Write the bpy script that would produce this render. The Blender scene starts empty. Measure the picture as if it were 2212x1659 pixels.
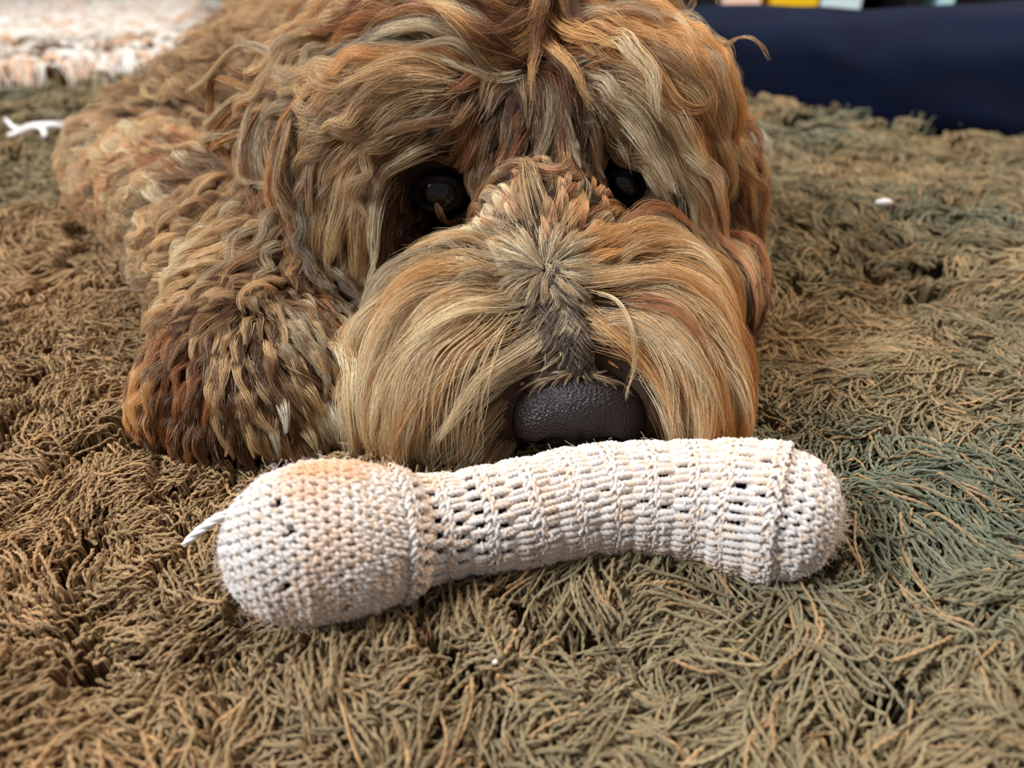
import bpy, bmesh, math, random
import numpy as np
from mathutils import Vector, Matrix
rng = np.random.default_rng(7)
random.seed(7)

# ------------------------------------------------------------------ camera, world, lights, exposure
SC = bpy.context.scene
CAM_Z, PITCH, FPX, CX, CY = 0.15, math.radians(30), 1600.0, 1106.0, 829.5
cam_data = bpy.data.cameras.new('camera')
cam = bpy.data.objects.new('camera', cam_data)
SC.collection.objects.link(cam)
cam.location = (0, 0, CAM_Z)
cam.rotation_euler = (math.radians(90) - PITCH, 0, 0)
cam_data.sensor_width = 36
cam_data.lens = FPX / 2212 * 36
cam_data.clip_start = 0.01
cam_data.dof.use_dof = True
cam_data.dof.focus_distance = 0.232
cam_data.dof.aperture_fstop = 9.0
SC.camera = cam

SC.view_settings.view_transform = 'Standard'
SC.view_settings.look = 'None'
SC.view_settings.exposure = 0.0
SC.view_settings.gamma = 1.0
SC.view_settings.use_curve_mapping = False

world = bpy.data.worlds.new('world'); SC.world = world
world.use_nodes = True
wn = world.node_tree.nodes
wn['Background'].inputs[0].default_value = (0.90, 0.93, 1.0, 1)
wn['Background'].inputs[1].default_value = 0.26

def area(name, loc, target, size, size_y, power, col):
    d = bpy.data.lights.new(name, 'AREA'); d.shape = 'RECTANGLE'
    d.size = size; d.size_y = size_y; d.energy = power; d.color = col
    o = bpy.data.objects.new(name, d); SC.collection.objects.link(o)
    o.location = loc
    o.rotation_euler = (Vector(target) - Vector(loc)).to_track_quat('-Z', 'Y').to_euler()
    return o
area('window_light', (-1.45, -0.30, 1.35), (0.0, 0.25, 0.03), 0.55, 0.55, 62, (0.86, 0.93, 1.0))
area('room_lamp_light', (1.6, 0.75, 0.85), (0.02, 0.25, 0.03), 0.4, 0.4, 17, (1.0, 0.70, 0.44))
area('ceiling_light', (0.1, 0.9, 2.2), (0.0, 0.3, 0.0), 0.7, 0.7, 46, (1.0, 0.95, 0.89))

SC.cycles_curves.shape = 'THICK'

# ------------------------------------------------------------------ helpers
FWD = np.array([0, math.cos(PITCH), -math.sin(PITCH)])
UP = np.array([0, math.sin(PITCH), math.cos(PITCH)])
RT = np.array([1.0, 0, 0])
CAM = np.array([0, 0, CAM_Z])
def ray(u, v):
    return FWD + (u - CX) / FPX * RT + (CY - v) / FPX * UP
def at(u, v, d):            # a measured photo pixel and a depth become a place in the room
    return CAM + ray(u, v) * d
def atz(u, v, z=0.0):
    r = ray(u, v); return CAM + r * ((z - CAM_Z) / r[2])
def lin(c):
    c = np.asarray(c, float) / 255.0
    return np.where(c <= 0.04045, c / 12.92, ((c + 0.055) / 1.055) ** 2.4)
def link(o, parent=None):
    SC.collection.objects.link(o)
    if parent is not None: o.parent = parent
    return o
def tag(o, label=None, cat=None, group=None, kind=None):
    if label: o['label'] = label
    if cat: o['category'] = cat
    if group: o['group'] = group
    if kind: o['kind'] = kind
    return o
def mesh_obj(name, verts, faces, mat=None, parent=None, smooth=True):
    me = bpy.data.meshes.new(name)
    me.from_pydata([tuple(v) for v in verts], [], [tuple(f) for f in faces])
    me.update()
    if smooth: me.polygons.foreach_set('use_smooth', [True] * len(me.polygons))
    if mat: me.materials.append(mat)
    return link(bpy.data.objects.new(name, me), parent)
def bm_obj(name, bm, mat=None, parent=None, smooth=True):
    me = bpy.data.meshes.new(name); bm.to_mesh(me); bm.free()
    if smooth: me.polygons.foreach_set('use_smooth', [True] * len(me.polygons))
    if mat: me.materials.append(mat)
    return link(bpy.data.objects.new(name, me), parent)
def curves_obj(name, pts, rad, col, mat, parent=None):
    """pts (N,K,3), rad (N,K), col (N,K,3): one strand object"""
    N, K, _ = pts.shape
    c = bpy.data.hair_curves.new(name); c.add_curves([K] * N)
    c.attributes['position'].data.foreach_set('vector', pts.astype(np.float32).ravel())
    a = c.attributes.get('radius') or c.attributes.new('radius', 'FLOAT', 'POINT')
    a.data.foreach_set('value', rad.astype(np.float32).ravel())
    a = c.attributes.new('tint', 'FLOAT_COLOR', 'POINT')
    cc = np.ones((N, K, 4), np.float32); cc[..., :3] = col
    a.data.foreach_set('color', cc.ravel())
    c.materials.append(mat)
    return link(bpy.data.objects.new(name, c), parent)

class Noise:                # smooth band-limited noise from random plane waves
    def __init__(s, scale, n=10, dim=3):
        k = rng.normal(size=(n, dim)); k /= np.linalg.norm(k, axis=1, keepdims=True)
        s.k = k * (2 * np.pi / scale) * rng.uniform(0.6, 1.5, (n, 1)); s.p = rng.uniform(0, 6.28, n); s.n = n
    def __call__(s, x):
        r = np.zeros(x.shape[:-1])
        for k, p in zip(s.k, s.p): r += np.sin(x @ k + p)
        return r / math.sqrt(s.n / 2)
def norm(v):
    return v / np.maximum(np.linalg.norm(v, axis=-1, keepdims=True), 1e-9)

# ------------------------------------------------------------------ materials
def new_mat(name, col=(0.5, 0.5, 0.5), rough=0.6, spec=0.3):
    m = bpy.data.materials.new(name); m.use_nodes = True
    b = m.node_tree.nodes['Principled BSDF']
    b.inputs['Base Color'].default_value = (*col, 1); b.inputs['Roughness'].default_value = rough
    b.inputs['Specular IOR Level'].default_value = spec
    return m, m.node_tree.nodes, m.node_tree.links, b
def noise_mat(name, c1, c2, scale, rough=0.7, spec=0.3, bump=0.0, bscale=None, dist=0.001, lo=0.35, hi=0.65, coord='Object'):
    m, n, l, b = new_mat(name, c1, rough, spec)
    tc = n.new('ShaderNodeTexCoord')
    t = n.new('ShaderNodeTexNoise'); t.inputs['Scale'].default_value = scale; t.inputs['Detail'].default_value = 4
    l.new(tc.outputs[coord], t.inputs['Vector'])
    r = n.new('ShaderNodeValToRGB'); r.color_ramp.elements[0].position = lo; r.color_ramp.elements[1].position = hi
    r.color_ramp.elements[0].color = (*c1, 1); r.color_ramp.elements[1].color = (*c2, 1)
    l.new(t.outputs['Fac'], r.inputs['Fac']); l.new(r.outputs['Color'], b.inputs['Base Color'])
    if bump:
        t2 = n.new('ShaderNodeTexNoise'); t2.inputs['Scale'].default_value = bscale or scale * 4
        l.new(tc.outputs[coord], t2.inputs['Vector'])
        bp = n.new('ShaderNodeBump'); bp.inputs['Strength'].default_value = bump; bp.inputs['Distance'].default_value = dist
        l.new(t2.outputs['Fac'], bp.inputs['Height']); l.new(bp.outputs['Normal'], b.inputs['Normal'])
    return m
def strand_mat(name, rough=0.5, spec=0.25, trans=0.0, sheen=0.0):
    m, n, l, b = new_mat(name, (0.5,) * 3, rough, spec)
    a = n.new('ShaderNodeAttribute'); a.attribute_name = 'tint'
    l.new(a.outputs['Color'], b.inputs['Base Color'])
    if sheen: b.inputs['Sheen Weight'].default_value = sheen
    if trans:
        tr = n.new('ShaderNodeBsdfTranslucent'); mx = n.new('ShaderNodeMixShader'); mx.inputs[0].default_value = trans
        l.new(a.outputs['Color'], tr.inputs['Color'])
        l.new(b.outputs[0], mx.inputs[1]); l.new(tr.outputs[0], mx.inputs[2])
        l.new(mx.outputs[0], n['Material Output'].inputs['Surface'])
    return m
M_FUR = strand_mat('fur_strands', 0.40, 0.4, trans=0.30)
M_YARN = strand_mat('rug_yarn', 0.85, 0.12)
M_FLUFF = strand_mat('fluffy_yarn', 0.8, 0.1, trans=0.25)
M_SKIN = noise_mat('dog_undercoat', lin((66, 50, 38)), lin((48, 36, 28)), 60, 0.8, 0.1)

# ------------------------------------------------------------------ the room
def box(name, lo, hi, mat, parent=None, bev=0.0):
    bm = bmesh.new(); bmesh.ops.create_cube(bm, size=1)
    lo = Vector(lo); hi = Vector(hi)
    for v in bm.verts: v.co = Vector([(lo[i] + hi[i]) / 2 + v.co[i] * (hi[i] - lo[i]) for i in range(3)])
    if bev: bmesh.ops.bevel(bm, geom=bm.edges[:], offset=bev, segments=3, affect='EDGES', profile=0.5)
    return bm_obj(name, bm, mat, parent, smooth=False)
m_floor = noise_mat('floor_boards', lin((110, 80, 52)), lin((88, 62, 40)), 6, 0.5)
m_wall = noise_mat('wall_paint', lin((205, 200, 190)), lin((198, 192, 182)), 5, 0.9)
tag(box('floor', (-2.4, -1.2, -0.05), (2.4, 4.0, -0.018), m_floor), kind='structure')
tag(box('wall_back', (-2.4, 4.0, -0.05), (2.4, 4.08, 2.6), m_wall), kind='structure')

# ------------------------------------------------------------------ dog body as one smooth surface
# (centre, radii, optional yaw/pitch axis) in metres
E = []
def ell(c, r, ax=None): E.append((np.array(c, float), np.array(r, float), ax))
def ellp(u, v, d, r, ax=None): ell(at(u, v, d), r, ax)
def capsule(a, b, ra, rb, n=5):
    a = np.array(a, float); b = np.array(b, float)
    for i in range(n):
        t = i / (n - 1); p = a + (b - a) * t; r = ra + (rb - ra) * t
        ell(p, (r, r, r))
# head
ellp(1085, 130, .335, (.071, .066, .060))           # skull
ellp(1100, -10, .345, (.050, .045, .030))           # topknot
ellp(900, 255, .280, (.031, .021, .021))            # brow beside the left-hand eye
ellp(1365, 215, .280, (.027, .022, .021))           # other brow
ellp(800, 440, .300, (.022, .030, .034))            # cheek
ellp(1412, 420, .300, (.017, .030, .034))
ellp(1150, 320, .287, (.026, .024, .026))           # stop between the eyes
ellp(1178, 505, .268, (.020, .027, .020))           # bridge
ellp(1195, 640, .252, (.022, .026, .022))
ellp(1000, 700, .256, (.026, .030, .026))           # flews
ellp(1020, 850, .246, (.026, .022, .022))
ellp(1385, 690, .256, (.021, .030, .026))
ellp(1430, 850, .246, (.019, .022, .024))
ellp(1230, 760, .243, (.024, .020, .018))
ellp(1200, 700, .295, (.052, .045, .028))           # jaw and throat
ellp(720, 300, .325, (.022, .026, .036))            # ear bases
ellp(640, 420, .330, (.014, .020, .036))
ellp(1420, 250, .325, (.014, .024, .030))
ellp(1525, 480, .325, (.013, .022, .036))
ellp(1535, 640, .300, (.010, .020, .016))
# neck, chest, torso
ell((-.03, .44, .075), (.10, .10, .072))
ell((-.06, .66, .075), (.135, .22, .085))
ell((-.14, .54, .066), (.06, .09, .055))
ell((-.02, .90, .060), (.12, .12, .075))
ell((-.245, .60, .020), (.035, .030, .022))
# left foreleg (towards the left of the picture)
capsule((-.226, .455, .034), (-.140, .335, .036), .033, .027, 6)
capsule((-.140, .330, .036), (-.098, .265, .030), .029, .026, 4)
capsule((-.226, .455, .034), (-.13, .48, .07), .034, .050, 5)
ell((-.088, .232, .024), (.032, .034, .023))        # paw
for dx, dy in ((-.028, .004), (-.010, -.006), (.010, -.006), (.026, .004)):
    ell((-.088 + dx, .216 + dy, .015), (.011, .014, .012))
# other foreleg, mostly behind the head, its pale paw showing past the ear
capsule((.07, .42, .035), (.135, .475, .020), .035, .018, 5)
ell(atz(1600, 318, .014), (.019, .024, .016))
# hind paw tuft far left
EC = np.array([e[0] for e in E]); ER = np.array([e[1] for e in E])
CARVE = [(at(945, 405, .268), np.array([.0125, .011, .0105])), (at(1345, 392, .270), np.array([.0120, .011, .0105])),
         (at(722, 440, .300), np.array([.006, .016, .018])), (at(735, 540, .290), np.array([.006, .018, .018]))]
def sdf(p):
    """smooth union of the ellipsoids, k ~ 8 mm"""
    sh = p.shape[:-1]; p = p.reshape(-1, 3); k = .008
    acc = np.zeros(len(p)); best = np.full(len(p), 1e9)
    ds = []
    for c, r, _ in E:
        q = (p - c); a = np.linalg.norm(q / r, axis=1); b = np.linalg.norm(q / (r * r), axis=1)
        d = a * (a - 1) / np.maximum(b, 1e-6)
        ds.append(d); best = np.minimum(best, d)
    for d in ds: acc += np.exp(-np.clip((d - best) / k, 0, 40))
    r_ = best - k * 0.6 * np.log(acc)
    for c, r in CARVE:                              # eye sockets and the hollow between ear and cheek
        q = p - c; a = np.linalg.norm(q / r, axis=1); d = a * (a - 1) / np.maximum(np.linalg.norm(q / (r * r), axis=1), 1e-6)
        h = np.clip(.5 - .5 * (r_ + d) / .004, 0, 1); r_ = r_ * (1 - h) - d * h + .004 * h * (1 - h)
    return r_.reshape(sh)
def grad(p, e=.0008):
    g = np.zeros(p.shape)
    for i in range(3):
        o = np.zeros(3); o[i] = e
        g[..., i] = sdf(p + o) - sdf(p - o)
    return norm(g)
def grid_mesh(f, lo, hi, vox):
    import openvdb
    lo = np.array(lo); n = np.ceil((np.array(hi) - lo) / vox).astype(int)
    ax = [lo[i] + np.arange(n[i]) * vox for i in range(3)]
    D = np.empty(n, np.float32)
    for i0 in range(0, n[0], 16):
        X, Y, Z = np.meshgrid(ax[0][i0:i0 + 16], ax[1], ax[2], indexing='ij')
        D[i0:i0 + 16] = f(np.stack([X, Y, Z], -1))
    g = openvdb.FloatGrid(); g.copyFromArray(D)
    v, q = g.convertToQuads()[:2]
    return v * vox + lo, q
bv, bq = grid_mesh(sdf, (-.33, .15, -.02), (.2, 1.08, .235), .004)
dog = mesh_obj('dog', bv, bq[:, ::-1], M_SKIN)
tag(dog, 'shaggy curly tan and brown dog lying with its chin on the olive rug', 'dog')
mp = dog.data.polygons[0]
if np.dot(np.array(mp.normal), grad(np.array([mp.center[:]]))[0]) < 0: dog.data.flip_normals()

# ------------------------------------------------------------------ eyes, nose, claws
EYES = [at(948, 412, .277), at(1342, 398, .279)]
m_eye, n_, l_, b_ = new_mat('eye_gloss', lin((14, 9, 8)), 0.05, 0.5)

m_lid = noise_mat('eyelid_skin', lin((16, 12, 11)), lin((24, 18, 16)), 300, 0.7, 0.15)
for c in EYES:
    bm = bmesh.new(); bmesh.ops.create_uvsphere(bm, u_segments=40, v_segments=24, radius=.0080)
    for v in bm.verts:                              # cornea bulge toward the viewer
        v.co.y *= 1.04
    e = bm_obj('eye', bm, m_eye, dog); e.location = c; tag(e, 'glossy dark brown eye')
    bm = bmesh.new()                                # almond rim of the lids
    N1, N2 = 36, 8; rows = []
    for i in range(N1):
        a = 2 * math.pi * i / N1; row = []
        for j in range(N2):
            b2 = 2 * math.pi * j / N2
            R = Vector((.0078 * math.cos(a), -.0040 + .0012 * math.cos(2 * a), .0054 * math.sin(a)))
            rad = Vector((math.cos(a), 0, math.sin(a)))
            row.append(bm.verts.new(R + rad * .0019 * math.cos(b2) + Vector((0, -1, 0)) * .0019 * math.sin(b2)))
        rows.append(row)
    for i in range(N1):
        for j in range(N2):
            bm.faces.new((rows[i][j], rows[(i + 1) % N1][j], rows[(i + 1) % N1][(j + 1) % N2], rows[i][(j + 1) % N2]))
    bmesh.ops.recalc_face_normals(bm, faces=bm.faces)
    w = bm_obj('eyelid', bm, m_lid, e)

NOSE = at(1252, 893, .226)
def nose_sdf(p):
    q = p - NOSE
    X, Y, Z = q[..., 0], q[..., 1], q[..., 2]
    def el(c, r):
        d = np.stack([X - c[0], Y - c[1], Z - c[2]], -1); r = np.array(r)
        a = np.linalg.norm(d / r, axis=-1); return a * (a - 1) / np.maximum(np.linalg.norm(d / (r * r), axis=-1), 1e-6)
    def sm(a, b, k=.003):
        h = np.clip(.5 + .5 * (b - a) / k, 0, 1); return b * (1 - h) + a * h - k * h * (1 - h)
    d = el((0, .004, .001), (.0195, .013, .0115))
    d = sm(d, el((-.0115, .004, -.003), (.0100, .0115, .0098)))
    d = sm(d, el((.0115, .004, -.003), (.0098, .0115, .0098)))
    d = sm(d, el((0, .012, .006), (.0150, .014, .0090)), .004)
    for s in (-1, 1):                               # nostrils, comma shaped, opening down and outward
        n1 = el((s * .0082, -.0070, -.0075), (.0048, .0060, .0034))
        n2 = el((s * .0140, -.0030, -.0085), (.0042, .0060, .0020))
        n = sm(n1, n2, .002); d = -sm(-d, n, .0012)
    g = np.sqrt((X / .0009) ** 2 + ((Y + .0085) / .003) ** 2 + ((Z + .008) / .006) ** 2) - 1
    d = -sm(-d, g * .0009, .001)                    # philtrum groove
    return d
nv, nq = grid_mesh(nose_sdf, NOSE - [.026, .018, .018], NOSE + [.026, .030, .020], .0007)
m_nose, n_, l_, b_ = new_mat('nose_leather', lin((36, 26, 25)), 0.46, 0.35)
tc = n_.new('ShaderNodeTexCoord')
vo = n_.new('ShaderNodeTexVoronoi'); vo.inputs['Scale'].default_value = 1150; l_.new(tc.outputs['Object'], vo.inputs['Vector'])
nz = n_.new('ShaderNodeTexNoise'); nz.inputs['Scale'].default_value = 260; l_.new(tc.outputs['Object'], nz.inputs['Vector'])
mx = n_.new('ShaderNodeMath'); mx.operation = 'MULTIPLY_ADD'; mx.inputs[1].default_value = -1.0
l_.new(vo.outputs['Distance'], mx.inputs[0]); l_.new(nz.outputs['Fac'], mx.inputs[2])
bp = n_.new('ShaderNodeBump'); bp.inputs['Strength'].default_value = 0.8; bp.inputs['Distance'].default_value = 0.0005
l_.new(mx.outputs[0], bp.inputs['Height']); l_.new(bp.outputs['Normal'], b_.inputs['Normal'])
nose = mesh_obj('nose', nv, nq[:, ::-1], m_nose, dog); tag(nose, 'dark brown leathery nose')
mp = nose.data.polygons[0]
e_ = .0004; pc = np.array(mp.center[:]); gg = np.array([nose_sdf(pc + np.eye(3)[i] * e_) - nose_sdf(pc - np.eye(3)[i] * e_) for i in range(3)])
if np.dot(np.array(mp.normal), gg) < 0: nose.data.flip_normals()

m_claw, *_ = new_mat('claw_horn', lin((40, 34, 32)), 0.3, 0.5)
m_pad = noise_mat('pad_leather', lin((26, 24, 26)), lin((38, 34, 34)), 400, 0.55, 0.3, 0.6, 900, .0004)
for dx, dy in ((-.030, .006), (-.011, -.004), (.012, -.005), (.030, .004)):
    c = Vector((-.088 + dx, .204 + dy, .0075))
    bm = bmesh.new(); rings = []
    for i in range(8):
        t = i / 7; r = .0026 * (1 - t) ** .6 + .0003
        ctr = Vector((0, -.010 * t, .003 - .0065 * t * t))
        rings.append([bm.verts.new(ctr + Vector((math.cos(a) * r, 0, math.sin(a) * r * 1.2))) for a in [k * math.pi / 5 for k in range(10)]])
    for i in range(7):
        for k in range(10): bm.faces.new((rings[i][k], rings[i][(k + 1) % 10], rings[i + 1][(k + 1) % 10], rings[i + 1][k]))
    bm.faces.new(rings[-1]); bmesh.ops.recalc_face_normals(bm, faces=bm.faces)
    o = bm_obj('claw', bm, m_claw, dog); o.location = c
    bm = bmesh.new(); bmesh.ops.create_icosphere(bm, subdivisions=3, radius=1)
    for v in bm.verts: v.co = Vector((v.co.x * .0105, v.co.y * .014, v.co.z * .0068))
    o = bm_obj('paw_pad', bm, m_pad, dog); o.location = c + Vector((0, .007, -.0035))

# ------------------------------------------------------------------ grooming strokes
COL = {k: lin(v) for k, v in dict(
    cream=(232, 210, 172), tan=(206, 172, 126), gold=(214, 164, 104), grey=(182, 160, 128), brown=(152, 116, 80),
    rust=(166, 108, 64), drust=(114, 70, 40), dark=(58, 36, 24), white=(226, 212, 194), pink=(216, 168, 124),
    dbrown=(96, 62, 38), wool=(206, 170, 126), smoke=(128, 112, 96)).items()}
# region, colours, length mm, lift mm, curl mm, lock width mm, points
S = []
def st(reg, cols, L, lift, curl, W, *pts): S.append((reg, cols.split(), L, lift, curl, W, pts))
m_ = 'muzzle_fur'
st(m_, 'grey tan', 50, 4, 0, 5, (1180, 565), (1060, 535), (930, 560), (850, 640), (815, 760), (812, 900))
st(m_, 'cream tan tan', 62, 7, 0, 5, (1195, 605), (1080, 575), (960, 600), (880, 680), (840, 800), (835, 950))
st(m_, 'cream tan cream gold', 62, 7, 0, 5, (1210, 650), (1100, 630), (990, 660), (910, 740), (870, 850), (865, 985))
st(m_, 'tan cream gold cream', 58, 7, 0, 5, (1220, 700), (1120, 690), (1020, 730), (950, 810), (910, 900), (900, 1000))
st(m_, 'cream gold cream grey', 48, 6, 0, 5, (1230, 745), (1150, 735), (1060, 770), (1000, 830), (950, 910), (935, 1000))
st(m_, 'cream grey grey', 40, 4, 0, 4, (1235, 785), (1170, 775), (1090, 800), (1030, 860), (980, 930), (960, 1000))
st(m_, 'grey brown smoke', 28, 3, 0, 4, (1110, 840), (1060, 870), (1010, 920), (970, 985))
st(m_, 'grey brown smoke', 24, 3, 0, 4, (1110, 910), (1060, 935), (1010, 965), (960, 1010))
st(m_, 'tan gold grey', 50, 5, 0, 5, (1240, 540), (1330, 515), (1420, 530), (1500, 590), (1550, 680), (1570, 780))
st(m_, 'gold tan gold rust', 58, 7, 0, 5, (1215, 600), (1300, 560), (1400, 565), (1480, 620), (1530, 710), (1560, 820), (1570, 940))
st(m_, 'gold cream tan', 58, 7, 0, 5, (1225, 660), (1310, 615), (1400, 625), (1470, 690), (1520, 790), (1545, 900), (1545, 985))
st(m_, 'cream cream gold', 56, 7, 0, 5, (1240, 720), (1300, 670), (1380, 670), (1440, 740), (1490, 840), (1515, 970))
st(m_, 'cream cream gold', 44, 6, 0, 5, (1250, 765), (1310, 712), (1370, 712), (1425, 770), (1455, 850), (1460, 940))
st(m_, 'rust gold', 26, 3, 0, 4, (1290, 775), (1350, 765), (1400, 805), (1430, 870), (1440, 960))
st(m_, 'rust drust', 20, 2, 0, 4, (1385, 800), (1420, 850), (1445, 940))
st(m_, 'drust rust', 20, 2, 0, 4, (1400, 830), (1425, 880), (1430, 950), (1430, 1000))
h_ = 'head_fur'
st(h_, 'smoke smoke grey', 13, 1.5, 0.0, 3, (1190, 560), (1200, 610), (1225, 680), (1245, 760))
st(h_, 'dark smoke', 9, 1, 0.0, 3, (1235, 720), (1245, 760), (1250, 800))
st(h_, 'pink pink tan', 13, 3, 0.0, 2.0, (1180, 525), (1172, 440), (1165, 370))
st(h_, 'pink cream', 13, 3, 0.0, 2.0, (1105, 530), (1070, 460), (1040, 400))
st(h_, 'pink gold rust', 13, 3, 0.0, 2.0, (1240, 520), (1256, 450), (1264, 390))
st(h_, 'cream grey', 18, 3, 0.0, 3.5, (1080, 560), (1020, 520), (975, 490))
st(h_, 'tan grey dbrown', 12, 2.2, 0.0, 3.5, (1280, 560), (1335, 500), (1375, 470))
st(h_, 'grey tan', 24, 3, 0.0, 4, (1160, 560), (1100, 545), (1000, 545), (930, 560))
st(h_, 'tan gold', 24, 3, 0.0, 4, (1200, 560), (1240, 575), (1300, 545), (1360, 530))
st(h_, 'grey brown', 26, 3, 0.0, 4, (960, 500), (900, 560), (850, 640), (820, 700))
st(h_, 'grey tan brown', 26, 3, 0.0, 4, (1000, 515), (940, 580), (880, 650))
st(h_, 'dbrown brown', 28, 3, 0.0, 4, (870, 480), (830, 560), (790, 650), (760, 720))
st(h_, 'tan cream grey', 36, 4, 0.3, 4, (800, 430), (775, 520), (765, 600), (745, 680))
st(h_, 'white smoke white', 26, 4, 0.0, 4, (845, 560), (790, 590), (735, 645))
st(h_, 'dbrown dark', 26, 3, 0.0, 4, (800, 640), (770, 740), (785, 860))
st(h_, 'tan cream tan', 58, 6, 0.3, 5, (1020, 225), (940, 185), (850, 205), (780, 290), (745, 400), (738, 520))
st(h_, 'tan cream brown', 54, 7, 0.0, 5, (1010, 262), (940, 235), (870, 265), (820, 350), (790, 450), (775, 570))
st(h_, 'brown tan drust', 40, 5, 0.0, 4, (1000, 292), (930, 275), (878, 305), (848, 380), (838, 470), (830, 560))
st(h_, 'tan gold brown', 52, 6, 1.2, 5, (960, 150), (860, 140), (770, 190), (710, 280), (690, 390))
st(h_, 'dark drust', 12, 2, 0.0, 3, (872, 380), (862, 440), (880, 520))
st(h_, 'dark dbrown', 10, 2, 0.0, 3, (1025, 320), (1030, 380), (1015, 440))
st(h_, 'dark dbrown', 10, 2, 0.0, 3, (985, 305), (930, 305), (880, 350))
st(h_, 'drust dbrown', 12, 2, 0.0, 3, (930, 490), (900, 530))
st(h_, 'rust brown dbrown', 20, 3, 0.0, 4, (1100, 180), (1090, 260), (1070, 350), (1055, 420))
st(h_, 'dbrown dark brown', 18, 3, 0.0, 4, (1160, 170), (1165, 260), (1150, 350))
st(h_, 'brown grey dbrown', 20, 3, 0, 4, (1240, 190), (1240, 280), (1225, 370))
st(h_, 'rust brown', 26, 3, 0.0, 4, (1055, 200), (1035, 280), (1020, 350))
st(h_, 'brown dbrown rust', 20, 3, 0, 4, (1200, 180), (1200, 270), (1195, 360))
st(h_, 'tan pink brown', 58, 7, 0.3, 5, (1225, 140), (1330, 130), (1420, 190), (1480, 290), (1512, 400), (1530, 520))
st(h_, 'cream tan grey', 52, 7, 0.3, 5, (1245, 185), (1330, 185), (1392, 245), (1432, 340), (1462, 430), (1480, 530))
st(h_, 'grey brown', 24, 4, 0.3, 4, (1255, 230), (1310, 235), (1350, 280), (1365, 310))
st(h_, 'brown dbrown', 18, 3, 0.0, 4, (1285, 280), (1270, 340), (1265, 400))
st(h_, 'dark', 10, 2, 0.0, 3, (1310, 320), (1300, 370), (1310, 440))
st(h_, 'dark dbrown', 12, 2, 0.0, 3, (1385, 330), (1400, 400), (1405, 470))
st(h_, 'drust dbrown', 28, 3, 0.0, 4, (1400, 490), (1450, 530), (1510, 590), (1540, 660))
st(h_, 'dbrown drust', 28, 3, 0.3, 4, (1430, 430), (1470, 500), (1530, 560))
for ex, ey in ((948, 412), (1342, 398)):
    for k in range(9):
        a_ = k * 2 * math.pi / 9 + .3; c_, s_ = math.cos(a_), math.sin(a_)
        st(h_, 'dark dark dbrown', 9, 1.5, 0, 3, (ex + 44 * c_, ey + 34 * s_), (ex + 66 * c_, ey + 52 * s_ + 4), (ex + 84 * c_, ey + 68 * s_ + 12))
t_ = 'head_fur'
st(t_, 'tan gold grey', 50, 7, 1.2, 5, (1240, 60), (1320, 35), (1400, 80), (1450, 170), (1490, 250))
st(t_, 'cream gold gold', 50, 7, 1.2, 5, (1235, 105), (1330, 85), (1420, 140), (1480, 210), (1510, 280))
st(t_, 'brown rust tan', 40, 4, 2.6, 5, (1340, -10), (1430, 30), (1490, 110), (1530, 190))
st(t_, 'brown tan', 34, 4, 2.6, 5, (1440, 30), (1500, 120), (1540, 220), (1550, 300))
st(t_, 'rust gold drust', 46, 8, 0.3, 5, (1165, -20), (1180, 55), (1110, 88), (1040, 60), (1025, 0))
st(t_, 'drust dark', 20, 3, 0.0, 4, (1170, 110), (1200, 130), (1240, 120))
st(t_, 'cream smoke grey', 50, 6, 0.3, 4.5, (1105, 165), (1085, 110), (1010, 78), (920, 75), (860, 110))
st(t_, 'rust tan', 50, 6, 0.3, 5, (1090, 120), (1030, 60), (930, 40), (850, 55), (800, 100))
st(t_, 'rust gold tan', 46, 7, 1.2, 5, (1000, 10), (920, -10), (840, 10), (780, 60))
st(t_, 'tan grey wool', 50, 7, 2.6, 5, (880, 100), (800, 70), (730, 100), (680, 170), (650, 260))
st(t_, 'tan wool brown', 46, 7, 2.6, 5, (850, 175), (780, 235), (710, 220), (650, 190))
st(t_, 'tan grey dbrown', 42, 6, 2.6, 5, (800, 280), (730, 280), (680, 250), (630, 250))
r_ = 'ear_fur'
st(r_, 'tan brown grey', 55, 6, 1.6, 4.5, (650, 120), (610, 220), (600, 330), (600, 430), (620, 520))
st(r_, 'rust rust drust', 60, 7, 2, 4, (655, 290), (638, 400), (655, 500), (710, 600))
st(r_, 'smoke grey brown', 58, 7, 2, 4, (690, 310), (672, 420), (692, 510), (722, 600))
st(r_, 'dark dark dbrown', 10, 1, 0.0, 3, (708, 395), (712, 470), (722, 560), (735, 620))  # this and the next few dark strokes paint shade into the ear-cheek hollow
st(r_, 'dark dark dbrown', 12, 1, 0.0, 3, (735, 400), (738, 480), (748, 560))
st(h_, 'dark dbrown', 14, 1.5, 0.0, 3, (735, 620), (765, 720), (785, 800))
st(r_, 'dark dbrown', 30, 4, 2, 4, (720, 380), (730, 480), (720, 600))  # dark strands, painted shade of the gap beside the ear
st(r_, 'tan brown', 46, 6, 1.6, 4, (610, 240), (565, 320), (552, 420), (568, 500))
st(r_, 'brown rust tan', 50, 7, 1.6, 4, (640, 170), (560, 160), (490, 200), (440, 280), (400, 350))
st(r_, 'brown rust grey', 50, 7, 1.6, 4, (640, 220), (580, 240), (520, 280), (500, 340), (520, 390))
st(r_, 'brown dbrown', 40, 5, 1.6, 4, (600, 330), (540, 360), (480, 360))
st(r_, 'rust drust brown', 44, 6, 1.6, 4, (1490, 300), (1555, 380), (1605, 460), (1635, 550), (1620, 640))
st(r_, 'drust rust', 44, 6, 1.6, 4, (1470, 390), (1530, 470), (1580, 560), (1600, 640), (1592, 720))
st(r_, 'brown rust tan', 40, 7, 1.6, 4, (1470, 220), (1530, 280), (1570, 350), (1590, 420))
st(r_, 'drust dark rust', 34, 5, 1.6, 4, (1550, 560), (1575, 650), (1590, 740), (1575, 800))
b0 = 'body_fur'
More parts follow.
